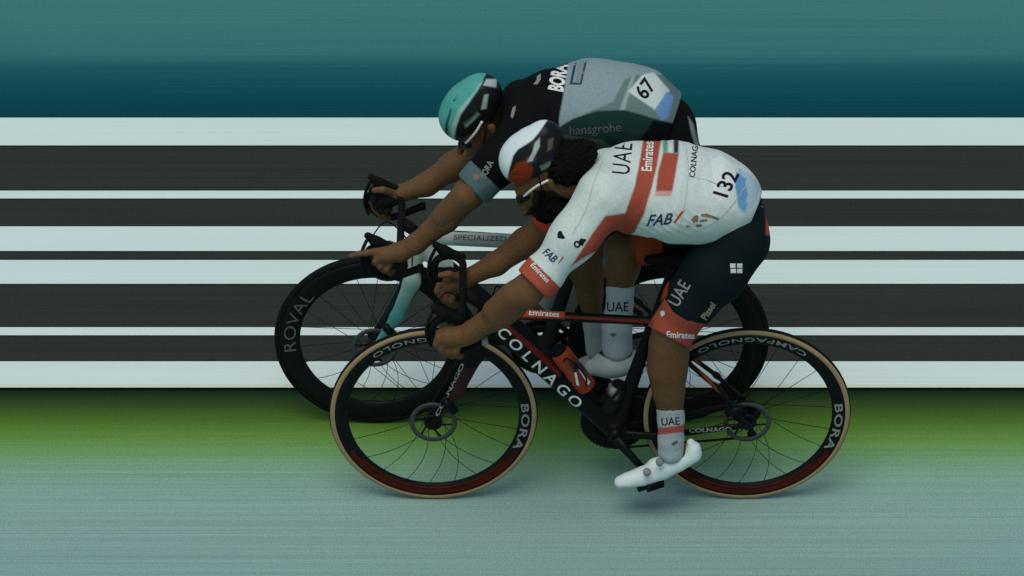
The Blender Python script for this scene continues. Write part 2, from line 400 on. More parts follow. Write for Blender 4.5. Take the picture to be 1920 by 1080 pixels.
# ================================================================ BICYCLES
HUBN = P(815, 778, 0.0); HUBN[2] = .343; HUBN[0] = G(815, 933)[0]
def make_bike(label, front, rear_dx, Rw, sc, style):
    """front = world point of the front hub; shapes are given relative to it"""
    Y0 = front[1]
    def Q(px, py, dy=0.0, keep=True):
        p = P(px, py, dy); return front+(p-HUBN)*np.array([sc, 1, .985 if sc < 1 else 1])
    rear = front+np.array([rear_dx, 0, 0])
    root = thing('racing_bicycle', (float((front[0]+rear[0])/2), float(Y0), 0), label, 'bicycle', 'racing bicycles sprinting side by side')
    deep = style['deep']; near = style['name'] == 'near'
    # ---- wheels
    for wi, c in enumerate((front, rear)):
        we = MB(); rm = Rw-.020
        prof = [(rm+.001, -.0125), (rm-.012, -.0142), (deep+.014, -.0115), (deep+.003, -.006), (deep, 0), (deep+.003, .006), (deep+.014, .0115), (rm-.012, .0142), (rm+.001, .0125)]
        rim = MB().lathe(c, prof, 128)
        wheel = rim.build('wheel', M['rim'], root)
        tp = [(Rw-.0135+.0135*math.cos(a), .0138*math.sin(a)) for a in np.linspace(0, 2*math.pi, 16, endpoint=False)]
        ty = MB().lathe(c, tp, 128, mfun=lambda r: 1 if (near and r < Rw-.0028) else 0)
        if near: t = ty.build('tyre', [M['blackmat'], M['tan']], root)
        else: t = ty.build('tyre', [M['blackmat']], root)
        t.parent = wheel; t.matrix_parent_inverse = Matrix.Identity(4)
        t.matrix_parent_inverse = (Matrix.Translation(Vector(root.location)) @ wheel.matrix_parent_inverse).inverted()
        def sub(mb, name, mm, smooth=True):
            o = mb.build(name, mm, None, smooth); o.parent = wheel
            o.matrix_parent_inverse = (Matrix.Translation(Vector(root.location)) @ wheel.matrix_parent_inverse).inverted(); return o
        sub(MB().lathe(c, [(.0, -.052), (.011, -.052), (.013, -.045), (.013, -.036), (.024, -.034), (.024, -.031), (.012, -.026), (.011, 0), (.012, .026), (.024, .031), (.024, .034), (.012, .036), (.012, .05), (0, .05)], 28, closed=False), 'hub', M['dmetal'])
        rr = MB().lathe(c, [(.078, -.0455), (.078, -.0437), (.062, -.0437), (.062, -.0455)], 64)
        for k in range(6):
            a = k*math.pi/3+.4; a2 = a+.5
            rr.tube([c+np.array([.02*math.cos(a), -.0446, .02*math.sin(a)]), c+np.array([.064*math.cos(a2), -.0446, .064*math.sin(a2)])], .004, 6, .2, mi=1)
        rr.lathe(c, [(.030, -.0485), (.030, -.043), (.012, -.043), (.012, -.0485)], 24, mi=1)
        rr.lathe(c, [(.024, -.0465), (.024, -.043), (.012, -.043), (.012, -.0465)], 24)
        sub(rr, 'brake_rotor', [M['rotor'], M['carbon']])
        ns = 22
        for k in range(ns):
            a = 2*math.pi*(k+.3)/ns; side = -1 if k % 2 else 1; a0 = a+(1.25 if k % 4 < 2 else -1.25)
            s0 = c+np.array([.022*math.cos(a0), side*.031, .022*math.sin(a0)]); s1 = c+np.array([(deep+.004)*math.cos(a), side*.004, (deep+.004)*math.sin(a)])
            bow = .085*max(0, -math.sin(a)-.15)*(1 if math.cos(a) < .25 else -1)
            tn = np.array([-math.sin(a), 0, math.cos(a)])
            pts = [(1-t)**2*s0+2*t*(1-t)*((s0+s1)/2+tn*bow)+t*t*s1 for t in np.linspace(0, 1, 9 if bow else 2)]
            sub(MB().tube(pts, .0011, 5), 'spoke', M['dmetal'])
        if wi == 1:
            cs = MB()
            for k in range(8): cs.lathe(c, [(.048-.0033*k, .012+.0042*k), (.048-.0033*k, .0138+.0042*k), (.02, .0138+.0042*k), (.02, .012+.0042*k)], 40)
            sub(cs, 'cassette', M['dmetal'])
        # rim lettering
        V = np.array(rim.v); tree = bvh([(V, rim.f)])
        def ring(txt, a_mid, r_mid, size, ccw, mm, sx=1, bold=.02, sp=1.0):
            v, f = text2d(txt, bold, sp)
            def fn(x, y):
                if ccw: an = a_mid+x*size*sx/r_mid; r = r_mid-y*size
                else: an = a_mid-x*size*sx/r_mid; r = r_mid+y*size
                return (c[0]+r*math.cos(an), c[1]-.2, c[2]+r*math.sin(an)), (0, 1, 0)
            o = drape('rim_lettering', v, f, fn, tree, mm, None, .0012)
            if o: o.parent = wheel; o.matrix_parent_inverse = (Matrix.Translation(Vector(root.location)) @ wheel.matrix_parent_inverse).inverted()
        if near:
            ring('CAMPAGNOLO', R(88 if wi else 94), Rw-.037, .024, True, M['dimwhite'], 2.1, .012, 1.1)
            ring('BORA', R(-8), Rw-.040, .036, False, M['dimwhite'], 1.85, .02, 1.15)
            # red print on the lower part of the rim
            for a0, a1, rr0, rr1 in ((R(207), R(333), Rw-.028, Rw-.044), (R(217), R(322), Rw-.047, Rw-.053)):
                n = 60; vs = []; fs = []
                for i in range(n+1):
                    a = a0+(a1-a0)*i/n
                    for r in (rr0, rr1): vs.append((r*math.cos(a), r*math.sin(a)))
                for i in range(n): fs += [(2*i, 2*i+2, 2*i+3), (2*i, 2*i+3, 2*i+1)]
                o = drape('rim_graphic', vs, fs, lambda x, y: ((c[0]+x, c[1]-.2, c[2]+y), (0, 1, 0)), tree, M['darkred'], None, .0012)
                o.parent = wheel; o.matrix_parent_inverse = (Matrix.Translation(Vector(root.location)) @ wheel.matrix_parent_inverse).inverted()
        else:
            if wi == 0: ring('ROVAL', R(163), Rw-.052, .058, False, M['darkgrey'], 1.35, -.005, 1.05)
    # ---- frame (one carbon monocoque)
    def ab(a, b, ra, rb, ys=.6, k=.018, cut=()): return dict(a=np.asarray(a, float), b=np.asarray(b, float), ra=ra, rb=rb, ys=ys, k=k, cut=list(cut), sub=False)
    ht = Q(908, 581); hb = Q(892, 640); bb = Q(1153, 804); sc_ = Q(1226, 602); st = Q(1262, 500)
    tz = np.array([0, 0, .0 if near else .022]); ht = ht+tz; fr = [ab(ht, hb, .021 if near else .026, .025, .95), ab(ht+np.array([.01, 0, -.012]), sc_+tz, .0185 if near else .029, .015 if near else .026, .9 if near else .6), ab(Q(914, 597), bb, .032, .037, .62), ab(bb, sc_, .028, .02, .6),
          ab(bb+np.array([0, -.03, 0]), bb+np.array([0, .03, 0]), .026, .026, 1.0), ab(sc_, st, .017, .015, .6)]
    for s in (-1, 1):
        dr = rear+np.array([0, s*.063, 0])
        fr += [ab(bb+np.array([.02, s*.022, -.004]), bb+np.array([.13, s*.042, .0]), .017, .013, .7), ab(bb+np.array([.13, s*.042, 0]), dr, .013, .011, .7)]
        fr += [ab(sc_+np.array([.0, s*.01, -.04]), rear+np.array([-.10, s*.035, .13]), .010, .008, .9), ab(rear+np.array([-.10, s*.035, .13]), dr, .008, .010, .9)]
    fcol = style['frame'](Q)
    fo, FV, FF = sdf('frame', fr, .0034, M['paint'], root, color=fcol)
    # ---- fork
    fk = [ab(hb, hb+np.array([-.004, 0, -.03]), .026, .026, 1.1)]
    for s in (-1, 1):
        cr0 = hb+np.array([-.006, s*.028, -.035]); mid = (cr0+front)/2+np.array([.012, s*.022, 0]); mid[1] = Y0+s*.046; tip = front+np.array([0, s*.052, 0])
        g = 1 if near else .88; fk += [ab(hb+np.array([-.004, 0, -.03]), cr0, .03*g, .03*g, .7), ab(cr0, mid, .032*g, .024*g, .42), ab(mid, tip, .024*g, .012, .5)]
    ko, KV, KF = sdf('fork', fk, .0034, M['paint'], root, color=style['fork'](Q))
    # ---- cockpit
    Qc = lambda x, y, d=0.0: Q(x+(11 if near else 0)*(1 if x < 860 else 0), y, d)
    bar = MB(); c0 = Qc(868, 548)
    def LR(p, s): q = p.copy(); q[1] = Y0+s*abs(p[1]-Y0); return q
    side = [Qc(866, 600, -.14), Qc(853, 601, -.17), Qc(832, 596, -.18), Qc(806, 603, -.18), Qc(799, 626, -.18), Qc(815, 648, -.182), Qc(848, 657, -.185), Qc(905, 640, -.19)]
    for s in (-1, 1):
        bar.tube(spline([c0]+[LR(p, s) for p in side], 5), .0125, 12)
    bar.tube([Qc(872, 550), Qc(915, 578)], [.021, .018], 14)
    ho = bar.build('handlebar', M['blackmat'], root)
    for s in (-1, 1):
        hd = [Qc(852, 598, -.18), Qc(820, 588, -.18), Qc(803, 576, -.18)]; hd = [LR(p, s) for p in hd]
        sdf('brake_hood', [ab(hd[0], hd[1], .015, .017, .85), ab(hd[1], hd[2], .017, .013, .85)], .0035, M['blackmat'], root)
        lv = [LR(Qc(x, y, -.18), s) for x, y in ((800, 586), (791, 606), (789, 628), (797, 648))]
        MB().tube(spline(lv, 5), [.006]*16, 8, 1.6).build('brake_lever', M['dmetal'], root)
        e = LR(Qc(905, 640, -.19), s)
        MB().tube([e-np.array([.002, 0, 0]), e+np.array([.016, 0, .003])], [.0155, .014], 14).build('bar_end_plug', M['dimwhite'] if near else M['dmetal'], root)
    # cables
    MB().tube(spline([Q(812, 576, -.16), Q(842, 548, -.07), Q(885, 590, -.03), Q(890, 640, -.02)], 8), .0025, 6).build('brake_hose', M['blackmat'], root)
    # ---- saddle
    s0, s1 = Q(1215, 487), Q(1345, 480)
    sad = [ab(s0, (s0+s1)/2, .014, .024, 1.3), ab((s0+s1)/2, s1, .024, .03, 2.2)]
    sdf('saddle', sad, .004, M['blackmat'], root)
    MB().tube([Q(1262, 500), Q(1262, 512)], .018, 10).tube([Q(1240, 500), Q(1300, 497)], .004, 6).build('saddle_rail', M['dmetal'], root)
    # ---- drivetrain
    cw = MB(); off = bb+np.array([0, .045, 0])
    for rr in (.112, .085):
        cw.lathe(off+np.array([0, -.006 if rr < .1 else 0, 0]), [(rr, -.0015), (rr, .0015), (rr-.020, .0015), (rr-.020, -.0015)], 96)
    for k in range(4):
        a = k*math.pi/2+.6; cw.tube([off, off+np.array([.1*math.cos(a), 0, .1*math.sin(a)])], [.016, .012], 8, .4)
    for k in range(54):
        a = 2*math.pi*k/54; cw.box(off+np.array([.1135*math.cos(a), 0, .1135*math.sin(a)]), (.0018, .001, .0018))
    if near: cw.lathe(off+np.array([0, -.002, 0]), [(.106, -.001), (.106, .001), (.015, .001), (.015, -.001)], 64)
    cw.build('chainring', M['dmetal'], root)
    pl = style['pedal'](Q, bb)
    for s in (-1, 1):
        p = pl[s]; a = bb+np.array([0, s*.055, 0]); b = p.copy(); b[1] = Y0+s*.075
        MB().tube([a, (a+b)/2, b], [.017, .014, .012], 12, .6).build('crank_arm', M['carbon'], root)
        pb = b+np.array([0, s*.04, 0]); ax = style['pedaldir'][s]; ax = ax/np.linalg.norm(ax); up = np.array([-ax[2], 0, ax[0]])
        MB().tube([b, b+np.array([0, s*.08, 0])], .006, 8).box(pb+up*-.002, (.040, .026, .007), [ax, np.array([0, 1, 0]), up]).build('pedal', M['carbon'], root)
    ch = MB(); rc = rear+np.array([0, .045, 0])
    dirn = 1
    dj = rear+np.array([.012, .045, -.062]); dl = dj+np.array([.012, 0, -.052])
    ch.tube([off+np.array([0, 0, .112]), rc+np.array([0, 0, .036])], .0045, 6, .7)
    ch.tube([off+np.array([0, 0, -.112]), dl+np.array([0, 0, -.012])], .0045, 6, .7)
    ch.build('chain', M['dmetal'], root)
    de = MB().tube([rear+np.array([.005, .06, -.01]), dj], [.014, .012], 8).tube([dj, dl], [.012, .009], 8, .6)
    de.lathe(dj, [(.015, -.003), (.015, .003), (.003, .003), (.003, -.003)], 20).lathe(dl, [(.015, -.003), (.015, .003), (.003, .003), (.003, -.003)], 20)
    de.build('derailleur', M['dmetal'], root)
    cal = MB().box(front+np.array([.055, -.058, .075]), (.012, .01, .03), [np.array([.8, 0, .6]), np.array([0, 1, 0]), np.array([-.6, 0, .8])])
    cal.build('brake_caliper', M['carbon'], root); cal = MB()
    cal.box(rear+np.array([-.045, -.058, .055]), (.03, .01, .012), [np.array([.95, 0, .3]), np.array([0, 1, 0]), np.array([-.3, 0, .95])])
    cal.build('brake_caliper', M['carbon'], root)
    return root, (FV, FF), (KV, KF), Q, bb, fo, ko

def fixparent(o, root):
    if o is not None: o.parent = root; o.matrix_parent_inverse = Matrix.Translation(-Vector(root.location))
    return o

# near bicycle
BLK = (.004, .0045, .004)
def near_frame(Q):
    return painter(BLK, [
        ([(928, 596), (944, 588), (1060, 695), (1048, 706)], (.11, .012, .009)),
        ([(980, 570), (1060, 574), (1058, 598), (976, 595)], (.34, .055, .02)),
        ([(1056, 592), (1225, 602), (1225, 606), (1056, 596)], (.22, .03, .018)),
        ([(1285, 655), (1292, 652), (1350, 738), (1342, 744)], (.2, .05, .01)),
        ([(886, 622), (912, 624), (912, 646), (884, 644)], (.12, .14, .13))])
def near_pedal(Q, bb):
    lp = P(1226, 905, -.09)-bb; lp[1] = 0; d = lp/np.linalg.norm(lp)*.172
    return {-1: bb+d, 1: bb-d}
bikeN, FN, KN, QN, bbN, frameN, forkN = make_bike('black bicycle with tan tyre walls, red stripe and white frame lettering, nearest the camera', HUBN,
    G(1393, 933)[0]-HUBN[0], .343, 1.0, dict(name='near', deep=.281, frame=near_frame, fork=lambda Q: painter(BLK, [([(868, 690), (905, 690), (846, 780), (826, 780)], (.03, .014, .012))]),
    pedal=near_pedal, pedaldir={-1: P(1300, 870, 0)-P(1160, 915, 0), 1: np.array([1.0, 0, .03])}))
treeF = bvh([FN]); treeK = bvh([KN])
fp = frameN
def onpart(o, part, root):
    if o is None: return
    o.parent = part; o.matrix_parent_inverse = (Matrix.Translation(Vector(root.location)) @ part.matrix_parent_inverse).inverted()
for i, chh in enumerate('COLNAGO'):
    cx = 944+(1077-944)*i/6; cy = 624+(751-624)*i/6
    onpart(letter(chh, cx, cy, 28, -42, M['white'], treeF, None, 1.15, .015, .15), frameN, bikeN)
onpart(letter('Emirates', 1020, 587, 15, -4, M['white'], treeF, None, 1.1, .02), frameN, bikeN)
onpart(letter('COLNAGO', 1332, 806, 11, 2, M['dimwhite'], treeF, None, 1.45, .02), frameN, bikeN)
onpart(letter('COLNAGO', 843, 731, 10, 63, M['dimwhite'], treeK, None, 2.2, .03), forkN, bikeN)

# far bicycle
YF = .45
FH = np.array([P(703, 635, YF)[0], 0, .341]); 
tmp = G(703, 791); YF = float(tmp[1]); FH = np.array([P(703, 635, YF)[0], YF, .341])
WT = (.42, .52, .48); TEAL = (.02, .17, .17)
def far_frame(Q):
    return painter((.012, .014, .014), [
        (lambda px, py, V: (px > 800) & (px < 1010) & (py < 478) & (py > 433+(px-800)*.03), (.34, .42, .39)),
        (lambda px, py, V: (px > 770) & (px < 850) & (py < 500) & (py > 440), WT),
        (lambda px, py, V: (py >= 478) & (px < 800) & (py < 520), (.4, .52, .42))])
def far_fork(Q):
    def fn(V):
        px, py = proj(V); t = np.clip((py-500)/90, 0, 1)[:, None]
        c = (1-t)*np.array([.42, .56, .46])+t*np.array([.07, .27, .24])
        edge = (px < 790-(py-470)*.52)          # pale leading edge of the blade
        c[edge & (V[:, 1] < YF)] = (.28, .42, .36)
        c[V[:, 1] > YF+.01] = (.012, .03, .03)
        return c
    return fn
def far_pedal(Q, bb):
    lp = P(1112, 696, YF-.1)-bb; lp[1] = 0; d = lp/np.linalg.norm(lp)*.17
    return {-1: bb+d, 1: bb-d}
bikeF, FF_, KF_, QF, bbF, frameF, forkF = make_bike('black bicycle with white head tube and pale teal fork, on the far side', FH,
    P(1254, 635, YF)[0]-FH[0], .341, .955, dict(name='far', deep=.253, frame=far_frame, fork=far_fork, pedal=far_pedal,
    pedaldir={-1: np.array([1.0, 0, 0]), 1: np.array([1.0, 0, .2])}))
treeFF = bvh([FF_]); 
onpart(letter('SPECIALIZED', 900, 446, 14, -2, M['darkgrey'], treeFF, None, 1.25, .01), frameF, bikeF)
treeKF = bvh([KF_])

# bottles in their cages
def bottle(a, b, r, label, layers, base):
    a = np.asarray(a); b = np.asarray(b); t = thing('water_bottle', tuple(float(x) for x in a), label, 'bottle', 'water bottles in the frame cages')
    d = (b-a)/np.linalg.norm(b-a); L = np.linalg.norm(b-a)
    mb = MB().tube([a, a+d*.006, a+d*L*.45, a+d*L*.5, a+d*L*.56, a+d*L*.82, a+d*L*.9], [r*.85, r, r, r*.9, r, r, r*.75], 28)
    o = mb.build('bottle_body', M['bottle'], t); vcolor(o, painter(base, layers)(verts(o)))
    MB().tube([a+d*L*.89, a+d*L*.95, a+d*L], [r*.8, r*.72, r*.35], 24).build('bottle_cap', M['blackmat'], t)
    return t, o
ba = P(1101, 727, 0); bz = P(1042, 650, 0)
bt, bo = bottle(ba, bz, .034, 'orange-red water bottle on the down tube of the nearest bicycle', [([(1070, 690), (1090, 672), (1100, 684), (1078, 702)], (.02, .02, .02))], (.27, .045, .018))
tb = bvh([(verts(bo), [tuple(p.vertices) for p in bo.data.polygons])])
for pl in ([(1077, 699), (1081, 698), (1086, 724), (1081, 722)], [(1084, 693), (1089, 692), (1107, 717), (1103, 722)]):
    o = shape(pl, M['white'], tb, None)
    if o: o.parent = bt; o.matrix_parent_inverse = Matrix.Translation(-Vector(bt.location))
bb2 = P(1166, 772, 0); bz2 = P(1190, 716, 0)
bt2, bo2 = bottle(bb2+np.array([-.045, 0, .01]), bz2+np.array([-.045, 0, 0]), .033, 'black water bottle on the seat tube of the nearest bicycle', [([(1142, 720), (1147, 718), (1160, 748), (1155, 750)], (.3, .36, .28))], (.006, .007, .007))
for rt, Qx in ((bikeN, QN), (bikeF, QF)):
    MB().tube(spline([Qx(1052, 690, -.02), Qx(1062, 672, -.04), Qx(1085, 690, -.042), Qx(1100, 712, -.04), Qx(1094, 735, -.02)], 5), .003, 6).build('bottle_cage', M['carbon'], rt)

# ================================================================ RIDERS
SK = (.118, .063, .027)
def thin(L, m):
    return [dict(p, ra=p['ra']-m, rb=p['rb']-m) for p in L]
def fingers(lst, y0=0.0, k=.003):
    out = []
    for pts in lst: out += chain(pts, y0=y0, k=k)
    return out

def rider_near():
    root = thing('person', tuple(float(x) for x in G(1200, 900)), 'cyclist in white jersey with red bands, white helmet and dark shorts, crouched in front', 'person')
    # ---------------- body
    torso = chain([(1135, 350, 0, 58), (1185, 352, 0, 72), (1265, 358, 0, 77), (1350, 374, 0, 64)], ys=1.22, k=.05)
    larm_up = chain([(1134, 372, -.12, 44), (1077, 445, -.19, 34), (1012, 520, -.23, 31)], k=.02)
    larm_lo = chain([(1012, 520, -.23, 29), (985, 548, -.235, 30), (935, 588, -.215, 25), (884, 622, -.195, 19), (868, 630, -.19, 18)], k=.02)
    rarm_up = chain([(1140, 325, .12, 40), (1070, 385, .19, 32), (1030, 420, .21, 27)], k=.03)
    rarm_lo = chain([(1030, 420, .21, 26), (985, 455, .215, 27), (930, 495, .2, 21), (868, 525, .19, 16)], k=.02)
    neck = chain([(1028, 345, -.005, 31), (1095, 335, 0, 36)], ys=1.0, k=.03)
    head = chain([(1008, 308, 0, 46), (1003, 345, 0, 40)], ys=.92, k=.02)+chain([(1000, 362, 0, 27), (1014, 392, 0, 20)], ys=.95, k=.02)
    face = [prim((980, 362, 0, 8), (973, 381, 0, 7.5), k=.008), prim((988, 397, -.01, 8), (985, 399, .012, 8), k=.012), prim((990, 355, -.03, 8), (985, 352, .0, 9), k=.015)]
    ear = [prim((1030, 342, -.074, 9), (1036, 352, -.074, 6), k=.006, ys=.6)]
    lhand = [prim((868, 630, -.19, 18), (842, 632, -.197, 19), k=.02), prim((842, 632, -.197, 18), (830, 630, -.19, 15), k=.015)]
    fl = []
    for i, (kx, ky, ln) in enumerate(((822, 633, 1.0), (832, 641, 1.08), (845, 647, 1.0), (858, 650, .85))):
        fl.append([(kx, ky, -.208, 7.5), (kx-4, ky+12*ln, -.214, 6.8), (kx+3, ky+21*ln, -.196, 6.2), (kx+8, ky+19*ln, -.17, 5.6)])
    fl.append([(862, 622, -.175, 8), (846, 616, -.155, 7.4), (828, 618, -.15, 6.4)])
    rhand = [prim((868, 525, .19, 16), (842, 533, .185, 18), k=.02)]
    fr = []
    for i, (kx, ky) in enumerate(((824, 534), (831, 543), (840, 549), (850, 552))):
        fr.append([(kx, ky, .17, 7), (kx-4, ky+12, .165, 6.5), (kx+3, ky+21, .18, 6), (kx+8, ky+19, .2, 5.4)])
    fr.append([(858, 520, .165, 7.5), (842, 514, .15, 7), (826, 516, .15, 6)])
    pelvis = [prim((1372, 400, 0, 52), (1385, 415, 0, 48), ys=1.25, k=.04)]
    lthigh = chain([(1384, 452, -.07, 58), (1340, 510, -.1, 57), (1296, 562, -.11, 48), (1262, 615, -.11, 39)], k=.03)
    lshin = chain([(1262, 615, -.11, 38), (1254, 645, -.11, 37.5), (1250, 690, -.11, 37), (1254, 735, -.11, 31), (1258, 780, -.11, 22), (1260, 822, -.11, 17)], k=.004)
    lfoot = chain([(1260, 825, -.11, 17), (1282, 853, -.11, 11), (1236, 876, -.11, 12), (1185, 899, -.11, 8)], k=.01)
    rthigh = chain([(1372, 395, .08, 58), (1290, 425, .11, 50), (1215, 452, .12, 38), (1165, 468, .12, 34)], k=.03)
    rshin = chain([(1165, 468, .12, 33), (1166, 500, .12, 33), (1163, 540, .12, 23), (1158, 600, .12, 20), (1158, 645, .12, 20)], k=.02)
    lshin += [prim((1268, 668, -.115, 22), (1266, 700, -.115, 20), k=.02), prim((1236, 608, -.125, 16), (1238, 622, -.125, 15), k=.015), prim((1236, 680, -.10, 20), (1243, 730, -.10, 16), k=.015)]
    larm_lo += [prim((962, 552, -.24, 24), (925, 582, -.225, 20), k=.015), prim((1000, 545, -.245, 17), k=.015), prim((965, 580, -.225, 19), (925, 606, -.21, 14), k=.02)]
    rfoot = chain([(1160, 650, .12, 20), (1182, 680, .12, 14), (1145, 686, .12, 15), (1110, 693, .12, 12)], k=.02)
    body = thin(torso, .009)+thin(larm_up, .006)+larm_lo+thin(rarm_up, .006)+rarm_lo+neck+head+face+ear+lhand+fingers(fl)+rhand+fingers(fr)+thin(pelvis, .008)+thin(lthigh[:-1], .006)+lshin+lfoot+thin(rthigh[:-1], .006)+rshin+rfoot
    def skin(V):
        px, py = proj(V); c = np.tile(np.array(SK), (len(V), 1))
        c[inpoly(px, py, [(1000, 356), (1040, 358), (1064, 375), (1060, 408), (1030, 416), (992, 406), (984, 402), (996, 386)])] = (.012, .009, .007)   # beard
        c[inpoly(px, py, [(1122, 455), (1132, 456), (1137, 480), (1135, 503), (1129, 500), (1126, 478)])] = (.03, .12, .17)
        return c
    bo_, BV, BF = sdf('body', body, .0042, M['skin'], root, color=skin)
    # ---------------- jersey
    white = (.52, .62, .575); RED = (.31, .068, .04)
    cuffL = plane(1003, 524, -.23, -1, 1.05); cuffR = plane(1018, 432, .21, -1, .9)
    hem = plane(1418, 380, 0, 1, .42)
    jt = [dict(p, cut=[hem]) for p in chain([(1140, 352, 0, 60), (1190, 352, 0, 74), (1262, 357, 0, 80), (1335, 366, 0, 71), (1372, 374, 0, 56)], ys=1.24, k=.05)]
    jl = [dict(p, cut=[cuffL]) for p in chain([(1132, 372, -.13, 54), (1076, 445, -.19, 38), (1012, 522, -.23, 31), (990, 546, -.23, 31)], k=.06)]
    jr = [dict(p, cut=[cuffR]) for p in chain([(1140, 325, .12, 46), (1070, 385, .19, 34), (1028, 424, .21, 28), (1010, 440, .21, 28)], k=.03)]
    jb = [prim((1330, 412, -.02, 34), (1262, 412, -.02, 34), ys=1.6, k=.03)]
    layers = [
        ([(1206, 262), (1240, 262), (1232, 310), (1222, 352), (1208, 400), (1190, 436), (1100, 480), (1070, 500), (1090, 470), (1112, 436), (1135, 405), (1172, 400), (1190, 350), (1198, 310)], RED),
        ([(1244, 285), (1273, 288), (1266, 330), (1260, 362), (1229, 362), (1234, 320)], RED),
        ([(1229, 358), (1260, 358), (1258, 368), (1228, 368)], (.5, .3, .26)),
        ([(1243, 255), (1252, 255), (1252, 285), (1243, 285)], (.1, .28, .18)),
        ([(1263, 255), (1273, 255), (1272, 287), (1263, 287)], (.02, .025, .04)),
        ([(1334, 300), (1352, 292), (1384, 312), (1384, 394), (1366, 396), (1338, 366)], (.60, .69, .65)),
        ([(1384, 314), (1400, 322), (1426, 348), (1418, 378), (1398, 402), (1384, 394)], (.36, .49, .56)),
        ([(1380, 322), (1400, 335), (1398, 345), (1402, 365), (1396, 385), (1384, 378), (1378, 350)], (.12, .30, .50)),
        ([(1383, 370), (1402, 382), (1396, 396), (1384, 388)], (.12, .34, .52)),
        ([(980, 500), (1008, 480), (1038, 518), (1012, 545), (985, 525)], (.5, .09, .03)),
        (lambda px, py, V: (V[:, 1] > .1) & (px < 1046) & (py > 395), (.28, .045, .02)),
    ]
    cuffline = lambda px, py, V: ((px-999)*(-1)+(py-507)*1.0 > -19) & (V[:, 1] < -.1)
    layers[9] = (cuffline, (.34, .075, .04))
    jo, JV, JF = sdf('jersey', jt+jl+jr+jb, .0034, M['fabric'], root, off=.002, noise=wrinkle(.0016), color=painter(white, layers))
    tj = bvh([(JV, JF)])
    def put(o, part=jo):
        if o is not None: o.parent = part; o.matrix_parent_inverse = (Matrix.Translation(Vector(root.location)) @ part.matrix_parent_inverse).inverted()
    put(letter('UAE', 1166, 297, 49, 84, M['black'], tj, None, .62, .0, 0, 1.12))
    put(letter('Emirates', 1214, 293, 27, 86, M['white'], tj, None, .6, .02))
    put(letter('COLNAGO', 1301, 297, 15, 84, M['black'], tj, None, .95, .02))
    put(letter('FAB', 1233, 412, 29, 5, M['navy'], tj, None, .95, .02, .5))
    put(shape([(1262, 418), (1267, 418), (1283, 396), (1278, 396)], M['red'], tj, None))
    put(shape([(1296, 411), (1303, 404), (1309, 404), (1305, 410), (1309, 416), (1300, 418)], M['brown'], tj, None)); put(shape([(1312, 413), (1326, 411), (1327, 414), (1313, 417)], M['brown'], tj, None))
    put(shape([(1314, 402), (1324, 400), (1349, 409), (1347, 413), (1330, 408), (1315, 406)], M['brown'], tj, None)); put(shape([(1286, 423), (1294, 424), (1294, 426), (1287, 426)], M['brown'], tj, None)); put(shape([(1304, 421), (1316, 421), (1315, 425), (1306, 426)], M['brown'], tj, None))
    put(letter('132', 1361, 345, 40, 62, M['black'], tj, None, .95, .02, -.2))
    put(letter('FAB', 1031, 478, 21, -42, M['navy'], tj, None, .8, .02, .2)); put(shape([(1046, 494), (1050, 492), (1058, 481), (1054, 482)], M['red'], tj, None))
    put(shape([(1045, 438), (1048, 433), (1053, 433), (1055, 439), (1060, 446), (1056, 448), (1052, 442), (1049, 447), (1045, 446), (1047, 441)], M['black'], tj, None))
    put(letter('O', 1082, 458, 15, -60, M['black'], tj, None, 1.1, .05)); put(shape([(1085, 452), (1089, 447), (1100, 449), (1095, 456), (1093, 461), (1088, 460), (1091, 453)], M['black'], tj, None))
    put(letter('Emirates', 1013, 511, 13, -46, M['white'], tj, None, 1.0, .02))
    for ln in ([(1286, 275), (1290, 320), (1284, 380), (1272, 436)], [(1130, 300), (1112, 345), (1098, 392), (1072, 440)], [(1405, 338), (1360, 400), (1318, 430)], [(1290, 330), (1340, 342), (1385, 372)]):
        sp_ = [p for p in spline([np.array([a, b, 0.0]) for a, b in ln], 6)]
        put(shape([(p[0], p[1]) for p in sp_]+[(p[0]+1.3, p[1]+.8) for p in sp_[::-1]], M['seam'], tj, None, 'seam'))
    # ---------------- bib shorts
    navy = (.003, .009, .0105)
    lc = plane(1254, 628, -.11, -.55, 1.0); rc = plane(1192, 458, .12, -1, .12)
    sp = [prim((1372, 403, 0, 54), (1388, 420, 0, 50), ys=1.3, k=.04)]
    sp += [dict(p, cut=[lc]) for p in chain([(1384, 452, -.07, 60), (1340, 510, -.1, 59), (1296, 562, -.11, 50), (1262, 615, -.11, 41), (1250, 640, -.11, 40)], k=.03)]
    sp += [dict(p, cut=[rc]) for p in chain([(1372, 395, .08, 60), (1290, 425, .11, 52), (1215, 452, .12, 40), (1165, 468, .12, 36)], k=.03)]
    def redcuff(px, py, V): return (V[:, 1] < 0) & ((px-1245)*(-.42)+(py-575)*1.0-22*np.clip((px-1245)/70, 0, 1) > 0) & (py > 560) & (px < 1330)
    sl = [(lambda px, py, V: (V[:, 1] < 0) & inpoly(px, py, [(1215, 610), (1246, 560), (1262, 585), (1285, 600), (1325, 609), (1300, 660), (1240, 660)]), (.31, .066, .04)),
          ([(1242, 510), (1258, 505), (1250, 555), (1238, 565)], (.30, .04, .015)),
          (lambda px, py, V: (V[:, 1] > .02) & (px < 1242), (.25, .04, .016)),
          ([(1436, 398), (1452, 398), (1450, 445), (1436, 440)], (.36, .08, .045))]
    so, SV, SF = sdf('bib_shorts', sp, .0036, M['fabric'], root, off=.0005, noise=wrinkle(.0008, seed=2), color=painter(navy, sl))
    ts = bvh([(SV, SF)])
    put(letter('UAE', 1273, 550, 34, 60, M['dimwhite'], ts, None, .78, .01), so)
    put(letter('Pissei', 1328, 583, 18, 57, M['gold'], ts, None, .9, .02), so)
